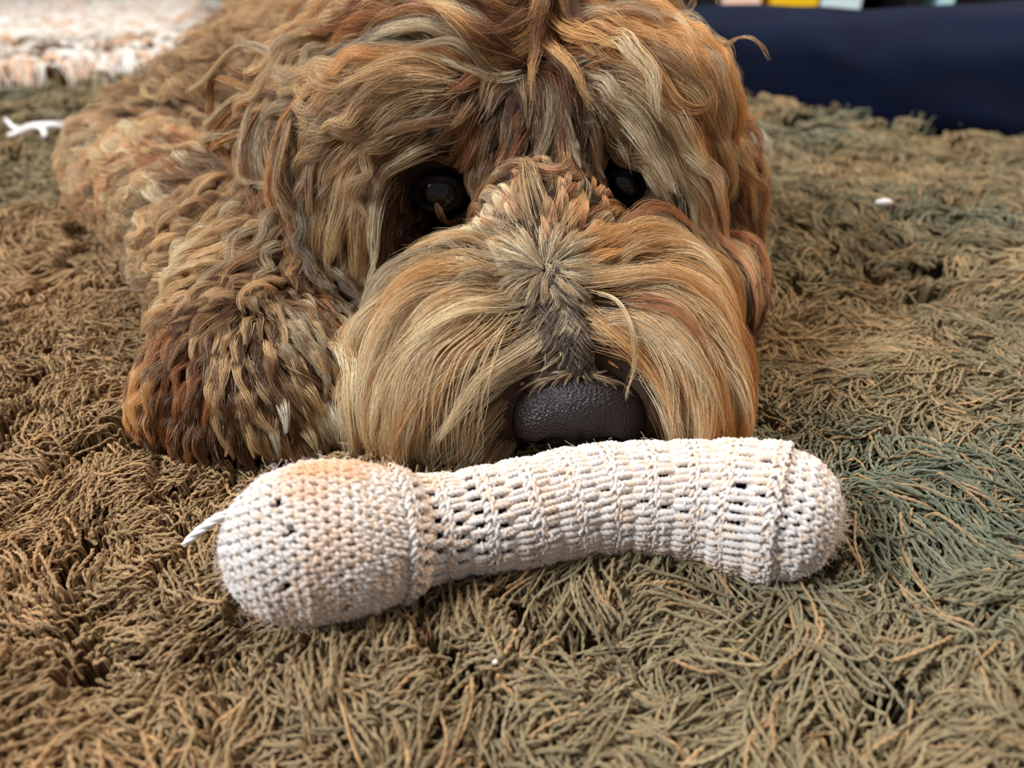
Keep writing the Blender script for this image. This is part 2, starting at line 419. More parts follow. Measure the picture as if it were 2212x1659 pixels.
st(b0, 'wool tan brown', 40, 5, 5, 5, (640, 0), (560, 50), (490, 120), (430, 200))
st(b0, 'wool brown', 40, 5, 5, 5, (560, -40), (480, 50), (450, 120))
st(b0, 'tan brown wool', 36, 5, 4, 5, (470, 160), (390, 190), (310, 230))
st(b0, 'pink tan cream', 32, 5, 2, 5, (400, 340), (310, 310), (220, 320), (150, 370))
st(b0, 'tan cream pink', 30, 5, 2, 5, (340, 260), (240, 260), (160, 260), (110, 300))
st(b0, 'tan cream brown', 30, 4, 2, 5, (400, 400), (300, 385), (210, 400), (120, 400))
g_ = 'foreleg_fur'
st(g_, 'brown wool tan', 22, 4, 3.5, 4, (480, 400), (440, 450), (400, 520), (350, 600))
st(g_, 'wool tan cream', 22, 4, 3.5, 4, (560, 450), (520, 500), (470, 560), (420, 620))
st(g_, 'brown dbrown wool', 22, 4, 3, 4, (620, 530), (570, 590), (490, 640))
st(g_, 'tan grey cream', 24, 4, 2, 4, (380, 560), (330, 620), (300, 700))
st(g_, 'tan brown pink', 24, 4, 2, 4, (260, 430), (230, 480), (200, 520))
st(g_, 'rust brown grey', 17, 2.5, .6, 2.3, (610, 600), (690, 650), (755, 740), (785, 850), (800, 950))
st(g_, 'grey brown tan', 17, 2.5, .6, 2.3, (560, 650), (640, 710), (700, 790), (745, 880), (770, 970))
st(g_, 'brown dbrown tan', 17, 2.5, .6, 2.3, (520, 660), (490, 740), (480, 850), (500, 960))
st(g_, 'rust gold brown', 18, 3, .6, 4, (450, 640), (370, 720), (320, 820), (305, 930))
st(g_, 'brown dbrown tan', 17, 2.5, .6, 2.3, (520, 770), (560, 850), (610, 940), (640, 985))
st(g_, 'white cream tan', 16, 3, 0, 3, (690, 890), (702, 925), (722, 965))
st(g_, 'rust drust', 17, 2.5, .6, 2.3, (400, 780), (380, 870), (360, 940))
st(g_, 'white pink', 20, 3, 1, 4, (1580, 290), (1600, 320), (1620, 350))

st(g_, 'brown tan wool', 22, 4, 2, 4, (.09, .415, .062), (.12, .435, .050), (.145, .455, .038))
st(g_, 'brown tan wool', 22, 4, 2, 4, (.09, .395, .035), (.12, .415, .028), (.145, .435, .020))
w0 = atz(1600, 318, .014)
st(g_, 'white cream white', 16, 3, 1, 3, w0 + (-.012, -.004, .014), w0 + (0, -.010, .014), w0 + (.012, -.018, .006))
st(g_, 'white cream brown', 16, 3, 1, 3, w0 + (-.012, -.014, .004), w0 + (0, -.022, .004), w0 + (.014, -.020, .000))
st(b0, 'brown wool tan', 40, 5, 3, 5, (.07, .55, .12), (.09, .60, .09), (.09, .64, .05))
def spline(pts, n):
    """Catmull-Rom through pts, n samples evenly in parameter"""
    P = np.array(pts, float); P = np.vstack([2 * P[0] - P[1], P, 2 * P[-1] - P[-2]])
    t = np.linspace(0, len(P) - 3 - 1e-6, n); i = t.astype(int); f = (t - i)[:, None]
    a, b, c, d = P[i], P[i + 1], P[i + 2], P[i + 3]
    return .5 * (2 * b + (c - a) * f + (2 * a - 5 * b + 4 * c - d) * f ** 2 + (3 * b - a - 3 * c + d) * f ** 3)
def march(uv):
    """first hit of the viewing ray with the body, or its closest approach"""
    d = np.array([ray(u, v) for u, v in uv]); L = np.linalg.norm(d, axis=1, keepdims=True); d = d / L
    t = np.full(len(d), .12); bt = t.copy(); bd = np.full(len(d), 1e9); done = np.zeros(len(d), bool)
    for _ in range(110):
        s = sdf(CAM + d * t[:, None]); m = (s < bd) & ~done
        bd[m] = s[m]; bt[m] = t[m]; done |= s < .0004
        t = np.where(done, t, t + np.clip(s * .75, .0006, .03))
        if (t > 1.2).all(): break
    return CAM + d * bt[:, None]
def march_line(uv):
    """like march, but a point that slips past the body keeps the distance of the point before it"""
    q = march(uv); D = (q - CAM) @ FWD; r = np.array([ray(u, v) for u, v in uv])
    for i in range(1, len(D)):
        if abs(D[i] - D[i - 1]) > .016: D[i] = D[i - 1] + .003 * np.sign(D[i] - D[i - 1])
    return CAM + r * D[:, None]
SP, ST, SI = [], [], []
for i, (reg, cols, L, lift, curl, W, pts) in enumerate(S):
    q = march_line(spline(pts, 14)) if len(pts[0]) == 2 else spline(pts, 14)
    SP.append((q[1:] + q[:-1]) / 2); ST.append(norm(q[1:] - q[:-1])); SI.append(np.full(13, i))
SP = np.vstack(SP).astype(np.float32); SPT = SP.T.copy(); SP2 = (SP * SP).sum(1); ST = np.vstack(ST); SI = np.concatenate(SI)
REG = sorted({s[0] for s in S}); S_REG = np.array([REG.index(s[0]) for s in S])
S_L = np.array([s[2] for s in S]) * .001; S_LIFT = np.array([s[3] for s in S]) * .001
S_CURL = np.array([s[4] for s in S]) * .001; S_W = np.array([s[5] for s in S]) * .001

def field(p, sig=.010):
    p = p.astype(np.float32)
    d2 = (p * p).sum(1)[:, None] + SP2[None] - 2 * p @ SPT
    w = np.exp(-np.maximum(d2, 0) / np.float32(2 * sig * sig))
    w = w + np.float32(1e-4) * np.exp(-np.maximum(d2, 0) / np.float32(2 * .045 ** 2))
    v = w @ ST; ws = w.sum(1, keepdims=True)
    g = np.array([-.25, .15, -1.0]) * .004
    return v + g * np.maximum(0, 1 - ws * 2)[:, :], w, ws[:, 0]

# lock roots on the body surface
tri_v = bv[bq]; A = np.linalg.norm(np.cross(tri_v[:, 2] - tri_v[:, 0], tri_v[:, 3] - tri_v[:, 1]), axis=1) / 2
ctr = tri_v.mean(1)
dc = np.linalg.norm(ctr - CAM, axis=1)
wgt = A * np.where(ctr[:, 1] < .40, 1.0, .30) * (ctr[:, 2] > .000) * np.where(ctr[:, 1] > .75, .35, 1)
vis = ((CAM - ctr) * grad(ctr)).sum(1) > -.03
wgt *= np.where(vis, 1.0, .30) * np.where((ctr[:, 1] < .28) & (ctr[:, 0] < -.035), 2.2, 1)
NL = 11500
fi = rng.choice(len(bq), NL, p=wgt / wgt.sum())
uu = rng.random((NL, 2)); q4 = tri_v[fi]
root = (q4[:, 0] * ((1 - uu[:, :1]) * (1 - uu[:, 1:])) + q4[:, 1] * (uu[:, :1] * (1 - uu[:, 1:])) + q4[:, 2] * (uu[:, :1] * uu[:, 1:]) + q4[:, 3] * ((1 - uu[:, :1]) * uu[:, 1:]))
keep = np.ones(NL, bool)
for c in EYES: keep &= np.linalg.norm(root - c, axis=1) > .0092
keep &= nose_sdf(root) > .0015
nfront = NOSE + np.array([0, -.006, -.002]); keep &= np.linalg.norm((root - nfront) / [1, 1, .8], axis=1) > .019
root = root[keep]; NL = len(root)

def build_locks(root, sty=None, Ls=None, K=16, jit=.18):
    n = len(root); v, w, ws = field(root)
    w2 = w ** 2.2 + 1e-16
    if sty is None:
        cum = np.cumsum(w2, 1); r = rng.random(n) * cum[:, -1]; si = SI[(cum < r[:, None]).sum(1).clip(0, len(SI) - 1)]
    else: si = sty
    L = S_L[si] * rng.uniform(.75, 1.15, n) if Ls is None else Ls
    lift = S_LIFT[si] * rng.uniform(.3, 1.5, n); curl = S_CURL[si] * rng.uniform(.5, 1.4, n); W = S_W[si] * rng.uniform(.7, 1.3, n)
    P = np.zeros((n, K, 3)); G = np.zeros((n, K, 3)); p = root.copy(); step = (L / (K - 1))[:, None]
    rdir = rng.normal(size=(n, 3)) * jit; prev = None; stop = np.full(n, K - 1)
    for k in range(K):
        g = grad(p); P[:, k] = p; G[:, k] = g
        for c in EYES:
            near = (np.linalg.norm(p - c, axis=1) < .0112) & (stop == K - 1); stop[near] = k
        near = (nose_sdf(p) < (.0022 if k < 4 else .0065)) & (stop == K - 1) & (k > 0); stop[near] = k
        near = (p[:, 2] < .0075) & (p[:, 1] < .225) & (p[:, 0] < -.045) & (stop == K - 1) & (k > 2); stop[near] = k
        v, wk, ws = field(p); v = v + 2.0 * ((wk * (SI[None] == si[:, None])) @ ST); v = norm(v) + rdir * (.6 if k < K / 2 else 1)
        v -= g * (v * g).sum(1, keepdims=True); v = norm(v)
        if prev is not None: v = norm(v * .55 + prev * .45)
        s = k / (K - 1)
        p = p + v * step * (.55 if k == 0 else 1)
        h = lift * min(1, s * 3.2) * (1 - .25 * s)
        d = sdf(p); dz = h - d
        p = p + g * np.where(dz > 0, np.minimum(dz, step[:, 0] * 1.2), dz * .16)[:, None]
        p[:, 2] -= step[:, 0] * .10 * s
        p[:, 2] = np.maximum(p[:, 2], .001 + .004 * rng.random(n))
        prev = norm(p - P[:, k])
    # cut strands that would reach an eye or the nose, drop the stubs
    f = np.clip((stop - 1) / (K - 1), .05, 1); W = np.where(f < .34, W * .15, W)
    return resample(P, f), resample(G, f), si, L * f, curl, W
def resample(P, f, s=None):
    n, K = P.shape[:2]; s = np.linspace(0, 1, K)[None] if s is None else s
    x = np.clip(s * f[:, None] * (K - 1), 0, K - 1.0001); i = x.astype(int); t = (x - i)[..., None]
    r = np.arange(n)[:, None]
    return P[r, i] * (1 - t) + P[r, i + 1] * t
def add_curl(P, G, L, curl):
    n, K = P.shape[:2]; T = norm(np.gradient(P, axis=1)); B = norm(np.cross(T, G)); s = np.linspace(0, 1, K)[None]
    om = (L / .019)[:, None] * 2 * np.pi * rng.uniform(.7, 1.3, (n, 1)); ph = rng.uniform(0, 6.28, (n, 1))
    a = curl[:, None] * np.clip(s * 2.2, 0, 1)
    return P + B * (a * (np.sin(om * s + ph) - np.sin(ph)))[..., None] + G * (a * .55 * (1 + np.cos(om * s + ph)))[..., None]

def children(P, G, si, L, W, per, KC=12, col_lock=None, rad=.000066, H=None, fringe=.30, flat=.55, tipw=.10):
    n, K = P.shape[:2]; idx = np.repeat(np.arange(n), per); N = len(idx)
    f = 1 - fringe * rng.random(N) ** 1.5
    t0 = (.30 * rng.random(N) ** 1.4)[:, None]; q0 = np.linspace(0, 1, KC)[None]
    st0 = t0 + (1 - t0) * q0
    T = norm(np.gradient(P, axis=1)); B = norm(np.cross(T, G))
    Pc, Bc, Gc = (resample(X[idx], f, st0) for X in (P, B, G))
    ang = rng.uniform(0, 6.28, N); r = np.sqrt(rng.random(N))
    a, b = (r * np.cos(ang))[:, None], (r * np.sin(ang))[:, None]
    s = st0 * f[:, None]
    w = W[idx][:, None] * ((1 - s) ** .75 * (1 - tipw) + tipw) * np.clip(.75 + s * 2, 0, 1)
    ph = rng.uniform(0, 6.28, (N, 4)); fr = rng.uniform(4, 13, (N, 2)); am = L[idx][:, None] * .011 * rng.uniform(.3, 2.2, (N, 1)) ** 1.3
    wob = am * s * np.sin(fr[:, :1] * s + ph[:, :1]); wob2 = am * s * np.sin(fr[:, 1:] * s + ph[:, 1:2])
    if H is not None: Pc = Pc - Gc * (np.maximum(0, resample(H[..., None], np.ones(n))[idx][:, :1, 0] * 0 + np.take_along_axis(H[idx], (t0 * (K - 1)).astype(int), 1)) * (1 - q0) ** 3)[..., None]
    X = Pc + Bc * (w * a + wob)[..., None] + Gc * (w * b * flat + wob2)[..., None]
    R = rad * rng.uniform(.7, 1.25, (N, 1)) * (1 - .72 * st0 ** 1.6)
    base = col_lock[idx] * np.exp(rng.normal(0, .16, (N, 1)))
    u = rng.random(N); base[u < .07] = base[u < .07] * .4 + COL['cream'] * .75; base[u > .94] *= .5
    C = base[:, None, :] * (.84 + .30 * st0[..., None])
    return X, R, np.clip(C, 0, .95), idx
def lock_cols(si):
    c = np.array([COL[S[i][1][rng.integers(len(S[i][1]))]] for i in si])
    return c * np.exp(rng.normal(0, .10, (len(si), 1)))

P, G, si, L, curl, W = build_locks(root)
P = add_curl(P, G, L, curl)
cl = lock_cols(si)
near = np.where(root[:, 1] < .40, 1, 0)
per = np.where(near, 56, 22)
out = {r: [] for r in REG}
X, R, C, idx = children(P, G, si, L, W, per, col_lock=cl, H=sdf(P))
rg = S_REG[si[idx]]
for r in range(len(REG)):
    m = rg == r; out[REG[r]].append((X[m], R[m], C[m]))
# short undercoat between the locks
NU = 9000
pn = np.where(root[:, 1] < .34, 1.0, .15); pp = rng.choice(NL, NU, p=pn / pn.sum()); ru = root[pp] + rng.normal(size=(NU, 3)) * .003
ru = ru - grad(ru) * sdf(ru)[:, None]
okk = np.ones(NU, bool)
for c in EYES: okk &= np.linalg.norm(ru - c, axis=1) > .0092
ru = ru[okk]
P2, G2, si2, L2, cu2, W2 = build_locks(ru, jit=.35)
P2 = resample(P2, np.full(len(P2), .38))
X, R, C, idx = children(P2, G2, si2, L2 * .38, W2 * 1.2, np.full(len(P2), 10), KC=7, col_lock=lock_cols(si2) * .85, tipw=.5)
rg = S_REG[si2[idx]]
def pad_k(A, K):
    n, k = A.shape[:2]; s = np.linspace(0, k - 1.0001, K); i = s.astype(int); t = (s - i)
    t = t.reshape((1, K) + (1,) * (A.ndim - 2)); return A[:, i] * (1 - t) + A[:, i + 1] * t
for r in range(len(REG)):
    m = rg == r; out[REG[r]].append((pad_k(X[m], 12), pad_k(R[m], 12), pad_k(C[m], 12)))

# feature locks drawn one by one (tufts and wisps that stand proud of the coat)
FQ = []
def feature(reg, col, W, n, lifts, pts, rad=.00007, tipw=.05, flat=.6, fringe=.25):
    FQ.append((reg, col.split(), W, n, lifts, spline(pts, 16), rad, tipw, flat, fringe))
def flush_features():
    uv = np.concatenate([f[5] for f in FQ]); q = march(uv).reshape(-1, 16, 3); D = (q - CAM) @ FWD
    for i in range(1, 16):
        j = D[:, i] - D[:, i - 1]; D[:, i] = np.where(abs(j) > .014, D[:, i - 1] + .002 * np.sign(j), D[:, i])
    q = CAM + np.array([ray(u, v) for u, v in uv]) * D.reshape(-1, 1); g = grad(q); q = q.reshape(-1, 16, 3); g = g.reshape(-1, 16, 3)
    for (reg, cols, W, n, lifts, _, rad, tipw, flat, fringe), a, G in zip(FQ, q, g):
        P = (a + G * (np.interp(np.linspace(0, 1, 16), np.linspace(0, 1, len(lifts)), lifts) * .001)[:, None])[None]
        # iron out jumps in depth where a lock leaves the surface
        for _ in range(3): P[:, 1:-1] = P[:, 1:-1] * .5 + (P[:, :-2] + P[:, 2:]) * .25
        L = np.array([np.linalg.norm(np.diff(P[0], axis=0), axis=1).sum()])
        for c in cols:
            X, R, C, _ = children(P, G[None], None, L, np.array([W * .001]), np.array([max(1, n // len(cols))]), col_lock=COL[c][None].copy(), rad=rad, tipw=tipw, flat=flat, fringe=fringe)
            out[reg].append((X, R, C))
feature(h_, 'pink brown', 1.3, 40, (17, 16, 12, 5), ((925, 365), (938, 410), (950, 450), (958, 492)))
feature(h_, 'pink', .6, 14, (17, 16, 12, 6), ((945, 375), (950, 420), (955, 470)))
feature(m_, 'cream tan', .9, 20, (3, 9, 10, 6, 5), ((1262, 635), (1315, 675), (1345, 740), (1357, 810), (1360, 875)))
for a_ in ((1135, 885), (1165, 895), (1200, 905), (1240, 900), (1270, 880), (1330, 880), (1350, 865), (1100, 855), (1120, 870), (1380, 850)):
    feature(m_, 'tan smoke', .7, 8, (2, 4, 4, 3), ((1250, 800), ((1250 + a_[0]) / 2 + (a_[0] - 1250) * .1, 815), a_), tipw=.1)
for k in range(6):
    feature(g_, 'white cream', 1.6, 34, (1, 3.5, 4.5, 3), ((672 + 9 * k, 872 + 2 * k), (686 + 10 * k, 905), (700 + 11 * k, 955 - 3 * k)))
    feature(h_, 'white smoke', 1.8, 34, (2, 6, 8, 6), ((846 - 4 * k, 562 + 10 * k), (800 - 4 * k, 584 + 11 * k), (752 - 5 * k, 622 + 12 * k)))
feature(h_, 'tan gold', 3, 60, (4, 6, 7, 6), ((780, 320), (745, 370), (710, 420)))
feature(h_, 'tan gold rust', 5, 130, (6, 9, 10, 9), ((1330, 110), (1390, 160), (1440, 235), (1500, 225), (1495, 160)))
feature(t_, 'gold tan', 3, 60, (6, 8, 9, 8), ((1470, 180), (1530, 215), (1570, 260), (1615, 275)))
feature(t_, 'brown tan', 2, 30, (5, 8, 10, 8), ((1450, 80), (1480, 30), (1500, 10), (1515, 40)))
feature(t_, 'brown tan', 2, 24, (5, 9, 12, 12), ((1500, 150), (1540, 120), (1570, 130), (1590, 160)))
feature(m_, 'cream gold', 3.2, 90, (5, 9, 9, 7, 5), ((1300, 700), (1385, 705), (1450, 780), (1490, 890), (1478, 1000)))
for k in range(170):
    t = rng.random(); u_ = 1190 + 55 * t + rng.normal(0, 15); v_ = 555 + 225 * t; sd = rng.choice([-1, 1]); 
    feature(h_, ('smoke dark', 'grey smoke', 'grey cream', 'dark smoke')[rng.integers(4) if t < .6 else 3 * rng.integers(2)], 1.1, 12, (.8, 3, 3.5, 2.5),
            ((u_, v_), (u_ + 6 + sd * 5, v_ + 22), (u_ + 10 + sd * 16, v_ + 42), (u_ + 12 + sd * 34, v_ + 58)), tipw=.3)
for k in range(46):
    a_ = rng.uniform(-.25, math.pi + .25); l_m = rng.uniform(45, 95)
    feature(h_, 'dark smoke' if k % 3 else 'cream brown', .9, 9, (.8, 2.6, 3.2, 2), ((1248 + 8 * math.cos(a_), 798 + 6 * math.sin(a_)),
            (1250 + l_m * .55 * math.cos(a_), 802 + l_m * .30 * math.sin(a_)), (1250 + l_m * 1.15 * math.cos(a_), 808 + l_m * .85 * math.sin(a_))), tipw=.3)
for k in range(16):
    x0 = 1430 + 9 * k + rng.uniform(-5, 5)
    feature(m_, 'cream tan', .5, 7, (8, 10, 8, 5), ((x0 - 70, 700), (x0 - 10, 790), (x0 + 12, 890), (x0 + rng.uniform(-15, 15), 1000)), tipw=.2)
for k in range(18):
    x0 = 835 + 11 * k + rng.uniform(-5, 5)
    feature(m_, 'cream tan', .5, 7, (8, 11, 9, 5), ((x0 + 120, 690), (x0 + 40, 780), (x0 + 8, 890), (x0 + rng.uniform(-12, 12), 1005)), tipw=.2)
for k, c in enumerate(('rust drust', 'smoke grey', 'brown grey', 'rust brown', 'smoke brown', 'tan brown')):
    o = (k - 2) * 26
    feature(r_, c, 3.0, 90, (5, 10, 12, 11, 10), ((640 + o, 300), (632 + o, 400), (655 + o, 500), (705 + o * .6, 600 - abs(o) * .3)))

for k in range(14):
    x0 = 570 + 9 * k + rng.uniform(-6, 6); sw = rng.uniform(-14, 14)
    feature(r_, ('tan grey', 'brown rust', 'smoke brown', 'grey cream', 'rust gold', 'brown dbrown', 'tan brown')[k % 7], 2.6, 110, (4, 11, 16, 17, 15, 12),
            ((x0 + 60, 190), (x0 + 22 + sw, 260), (x0 + 8 - sw, 340), (x0 + 10 + sw, 430), (x0 + 20, 510), (x0 + 36, 560 + rng.uniform(-30, 60))))
for k in range(9):
    y0 = 150 + 22 * k + rng.uniform(-26, 26); sw = rng.uniform(-40, 40)
    feature(r_, ('brown rust', 'tan grey', 'rust gold')[k % 3], 2.3, 90, (4, 11, 15, 14, 10),
            ((640, y0), (575, y0 - 8 + sw), (520, y0 + 30 - sw), (490 + sw, y0 + 80), (450 + 10 * k, y0 + rng.uniform(110, 150))))
for k in range(90):
    a_ = rng.uniform(0, 2 * math.pi); r_o = rng.uniform(0, 26); x_, y_ = 1178 + r_o * math.cos(a_) * 1.3, 585 + r_o * math.sin(a_)
    dx_, dy_ = math.cos(a_) * 1.3, math.sin(a_) * .8
    feature(h_, ('grey tan', 'smoke grey', 'cream grey')[k % 3], 1.4, 16, (.6, 3, 4.5, 4), ((x_, y_), (x_ + 26 * dx_, y_ + 26 * dy_), (x_ + 52 * dx_, y_ + 52 * dy_), (x_ + 80 * dx_, y_ + 84 * dy_)), tipw=.3)
flush_features()
for k, (reg, parts) in enumerate(out.items()):
    X = np.concatenate([p[0] for p in parts]); R = np.concatenate([p[1] for p in parts]); C = np.concatenate([p[2] for p in parts])
    o = curves_obj(reg, X, R, C, M_FUR, dog); o['kind'] = 'stuff'
    print('FUR', reg, len(X))

# ------------------------------------------------------------------ crocheted bone toy
BC = [(492, 1200, .0200), (580, 1186, .0212), (700, 1168, .0212), (800, 1160, .0200), (930, 1142, .0180), (1100, 1114, .0172), (1300, 1078, .0170),
      (1500, 1080, .0170), (1620, 1098, .0178), (1720, 1118, .0185), (1805, 1140, .0180)]
bc = spline([atz(u, v, z) for u, v, z in BC], 400)
bs = np.concatenate([[0], np.cumsum(np.linalg.norm(np.diff(bc, axis=0), axis=1))]); BL = bs[-1]
bu = CX + FPX * ((bc - CAM) @ RT) / ((bc - CAM) @ FWD); bd = (bc - CAM) @ FWD
RU = [492, 496, 510, 540, 590, 670, 760, 815, 845, 870, 900, 935, 1000, 1100, 1200, 1300, 1400, 1500, 1600, 1680, 1735, 1775, 1797, 1803, 1805]
RR = [0, 36, 78, 124, 162, 178, 172, 158, 146, 134, 120, 108, 106, 110, 112, 113, 116, 122, 140, 149, 138, 108, 62, 28, 0]
br = np.maximum(0, np.interp(bu, RU, RR) - 10 * np.clip(np.interp(bu, RU, RR) / 60, 0, 1)) * bd / FPX
# meridian by arc length
ml = np.concatenate([[0], np.cumsum(np.hypot(np.diff(bs), np.diff(br)))]); ML = ml[-1]
bT = norm(np.gradient(bc, axis=0)); bZ = np.array([0, 0, 1.0]); bB = norm(np.cross(bT, bZ)); bN = np.cross(bB, bT)
def bone_pt(m, th, h):
    """m metres along the outline from the left-hand tip, th around, h above the surface"""
    i = np.interp(m, ml, np.arange(400)); f = lambda a: np.stack([np.interp(i, np.arange(400), a[:, k]) for k in range(3)], -1)
    c, T, Nn, Bb = f(bc), norm(f(bT)), norm(f(bN)), norm(f(bB)); r = np.interp(i, np.arange(400), br)
    dr = np.interp(i, np.arange(400), np.gradient(br)); ds = np.interp(i, np.arange(400), np.gradient(bs))
    rad = Bb * np.cos(th)[..., None] + Nn * np.sin(th)[..., None]
    nn = norm(rad * ds[..., None] - T * dr[..., None])
    return c + rad * r[..., None] + nn * np.asarray(h)[..., None]
def m_of_u(u):
    return float(np.interp(np.interp(u, bu, np.arange(400)), np.arange(400), ml))

class Tubes:
    def __init__(s): s.v, s.f, s.n = [], [], 0
    def add(s, P, r, sides=6):
        """P (N,K,3) polylines, r (N,K) radii"""
        N, K = P.shape[:2]; T = norm(np.gradient(P, axis=1)); ref = norm(np.cross(T, np.array([.31, .17, .93]))); b = np.cross(T, ref)
        a = np.arange(sides) * 2 * np.pi / sides
        V = P[:, :, None] + (ref[:, :, None] * np.cos(a)[None, None, :, None] + b[:, :, None] * np.sin(a)[None, None, :, None]) * r[:, :, None, None]
        base = s.n + (np.arange(N) * K * sides)[:, None, None]
        k = (np.arange(K - 1) * sides)[None, :, None]; j = np.arange(sides)[None, None]; j2 = (j + 1) % sides
        F = np.stack([base + k + j, base + k + j2, base + k + sides + j2, base + k + sides + j], -1).reshape(-1, 4)
        s.v.append(V.reshape(-1, 3)); s.f.append(F); s.n += N * K * sides
    def build(s, name, mat, parent=None):
        V = np.concatenate(s.v); F = np.concatenate(s.f); me = bpy.data.meshes.new(name)
        me.vertices.add(len(V)); me.vertices.foreach_set('co', V.astype(np.float32).ravel())
        me.loops.add(F.size); me.loops.foreach_set('vertex_index', F.astype(np.int32).ravel())
        me.polygons.add(len(F)); me.polygons.foreach_set('loop_start', (np.arange(len(F)) * 4).astype(np.int32))
        me.polygons.foreach_set('use_smooth', [True] * len(F)); me.update(calc_edges=True); me.materials.append(mat)
        return link(bpy.data.objects.new(name, me), parent)
def plies(P, r, nply=3, pitch=.0038, sides=5):
    """split a centre line into twisted plies"""
    N, K = P.shape[:2]; T = norm(np.gradient(P, axis=1)); ref = norm(np.cross(T, np.array([.31, .17, .93]))); b = np.cross(T, ref)
    s = np.concatenate([np.zeros((N, 1)), np.cumsum(np.linalg.norm(np.diff(P, axis=1), axis=2), 1)], 1)
    ph0 = rng.uniform(0, 6.28, (N, 1))
    for q in range(nply):
        ph = ph0 + q * 2 * np.pi / nply + s / pitch * 2 * np.pi
        yield P + (ref * np.cos(ph)[..., None] + b * np.sin(ph)[..., None]) * (r * .52)[..., None], r * .60

bone_core_mat = noise_mat('bone_stuffing', lin((52, 54, 68)), lin((30, 32, 44)), 200, 0.9, 0.1)
# yarn: off-white cotton, peach and tan stains
m_bone, n_, l_, b_ = new_mat('bone_yarn', lin((236, 226, 216)), 0.8, 0.15)
b_.inputs['Sheen Weight'].default_value = 0.25
tc = n_.new('ShaderNodeTexCoord')
def stain(prev, scale, lo, hi, col, amt, off=0):
    mp_ = n_.new('ShaderNodeMapping'); mp_.inputs['Location'].default_value = (off, off * .7, 0); l_.new(tc.outputs['Object'], mp_.inputs['Vector'])
    t = n_.new('ShaderNodeTexNoise'); t.inputs['Scale'].default_value = scale; t.inputs['Detail'].default_value = 3
    l_.new(mp_.outputs[0], t.inputs['Vector'])
    r = n_.new('ShaderNodeMapRange'); r.inputs['From Min'].default_value = lo; r.inputs['From Max'].default_value = hi; r.inputs['To Max'].default_value = amt
    l_.new(t.outputs['Fac'], r.inputs['Value'])
    x = n_.new('ShaderNodeMix'); x.data_type = 'RGBA'; x.inputs['B'].default_value = (*col, 1); l_.new(r.outputs[0], x.inputs['Factor'])
    if isinstance(prev, tuple): x.inputs['A'].default_value = (*prev, 1)
    else: l_.new(prev, x.inputs['A'])
    return x.outputs['Result']
c0 = stain(tuple(lin((214, 205, 198))), 420, .48, .62, tuple(lin((220, 190, 160))), .65)
c0 = stain(c0, 38, .5, .68, tuple(lin((226, 184, 146))), .45, 3.0)
def spot(prev, centre, radius, col, amt, sc=(1, 1, 1)):
    vm = n_.new('ShaderNodeVectorMath'); vm.operation = 'SUBTRACT'; vm.inputs[1].default_value = tuple(centre); l_.new(tc.outputs['Object'], vm.inputs[0])
    v2 = n_.new('ShaderNodeVectorMath'); v2.operation = 'MULTIPLY'; v2.inputs[1].default_value = sc; l_.new(vm.outputs[0], v2.inputs[0])
    ln = n_.new('ShaderNodeVectorMath'); ln.operation = 'LENGTH'; l_.new(v2.outputs[0], ln.inputs[0])
    t = n_.new('ShaderNodeTexNoise'); t.inputs['Scale'].default_value = 160; l_.new(tc.outputs['Object'], t.inputs['Vector'])
    ad = n_.new('ShaderNodeMath'); ad.operation = 'MULTIPLY_ADD'; ad.inputs[1].default_value = radius * 1.1; l_.new(t.outputs['Fac'], ad.inputs[0]); l_.new(ln.outputs['Value'], ad.inputs[2])
    r = n_.new('ShaderNodeMapRange'); r.inputs['From Min'].default_value = radius * 1.55; r.inputs['From Max'].default_value = radius * .85; r.inputs['To Max'].default_value = amt
    l_.new(ad.outputs[0], r.inputs['Value'])
    x = n_.new('ShaderNodeMix'); x.data_type = 'RGBA'; x.inputs['B'].default_value = (*col, 1); l_.new(r.outputs[0], x.inputs['Factor']); l_.new(prev, x.inputs['A'])
    return x.outputs['Result']
c0 = spot(c0, bone_pt(np.array(m_of_u(700)), np.array(1.75), 0), .012, tuple(lin((214, 152, 100))), .75)
c0 = spot(c0, bone_pt(np.array(m_of_u(820)), np.array(2.6), 0), .016, tuple(lin((200, 146, 94))), .7, (1.8, .7, .7))
l_.new(c0, b_.inputs['Base Color'])
tn = n_.new('ShaderNodeTexNoise'); tn.inputs['Scale'].default_value = 2600; l_.new(tc.outputs['Object'], tn.inputs['Vector'])
bp = n_.new('ShaderNodeBump'); bp.inputs['Strength'].default_value = .6; bp.inputs['Distance'].default_value = .0003
l_.new(tn.outputs['Fac'], bp.inputs['Height']); l_.new(bp.outputs['Normal'], b_.inputs['Normal'])

# inner body of the toy
mm = np.linspace(.0004, ML - .0004, 90); tt = np.linspace(0, 2 * np.pi, 49)[:-1]
MM, TT = np.meshgrid(mm, tt, indexing='ij')
V = bone_pt(MM, TT, np.full(MM.shape, -.0017)).reshape(-1, 3)
F = [(i * 48 + j, i * 48 + (j + 1) % 48, (i + 1) * 48 + (j + 1) % 48, (i + 1) * 48 + j) for i in range(89) for j in range(48)]
F += [tuple(range(47, -1, -1)), tuple(89 * 48 + j for j in range(48))]
bone = mesh_obj('toy_bone', V, F, bone_core_mat)
tag(bone, 'off-white crocheted bone toy with peach stains in front of the dog', 'dog toy')

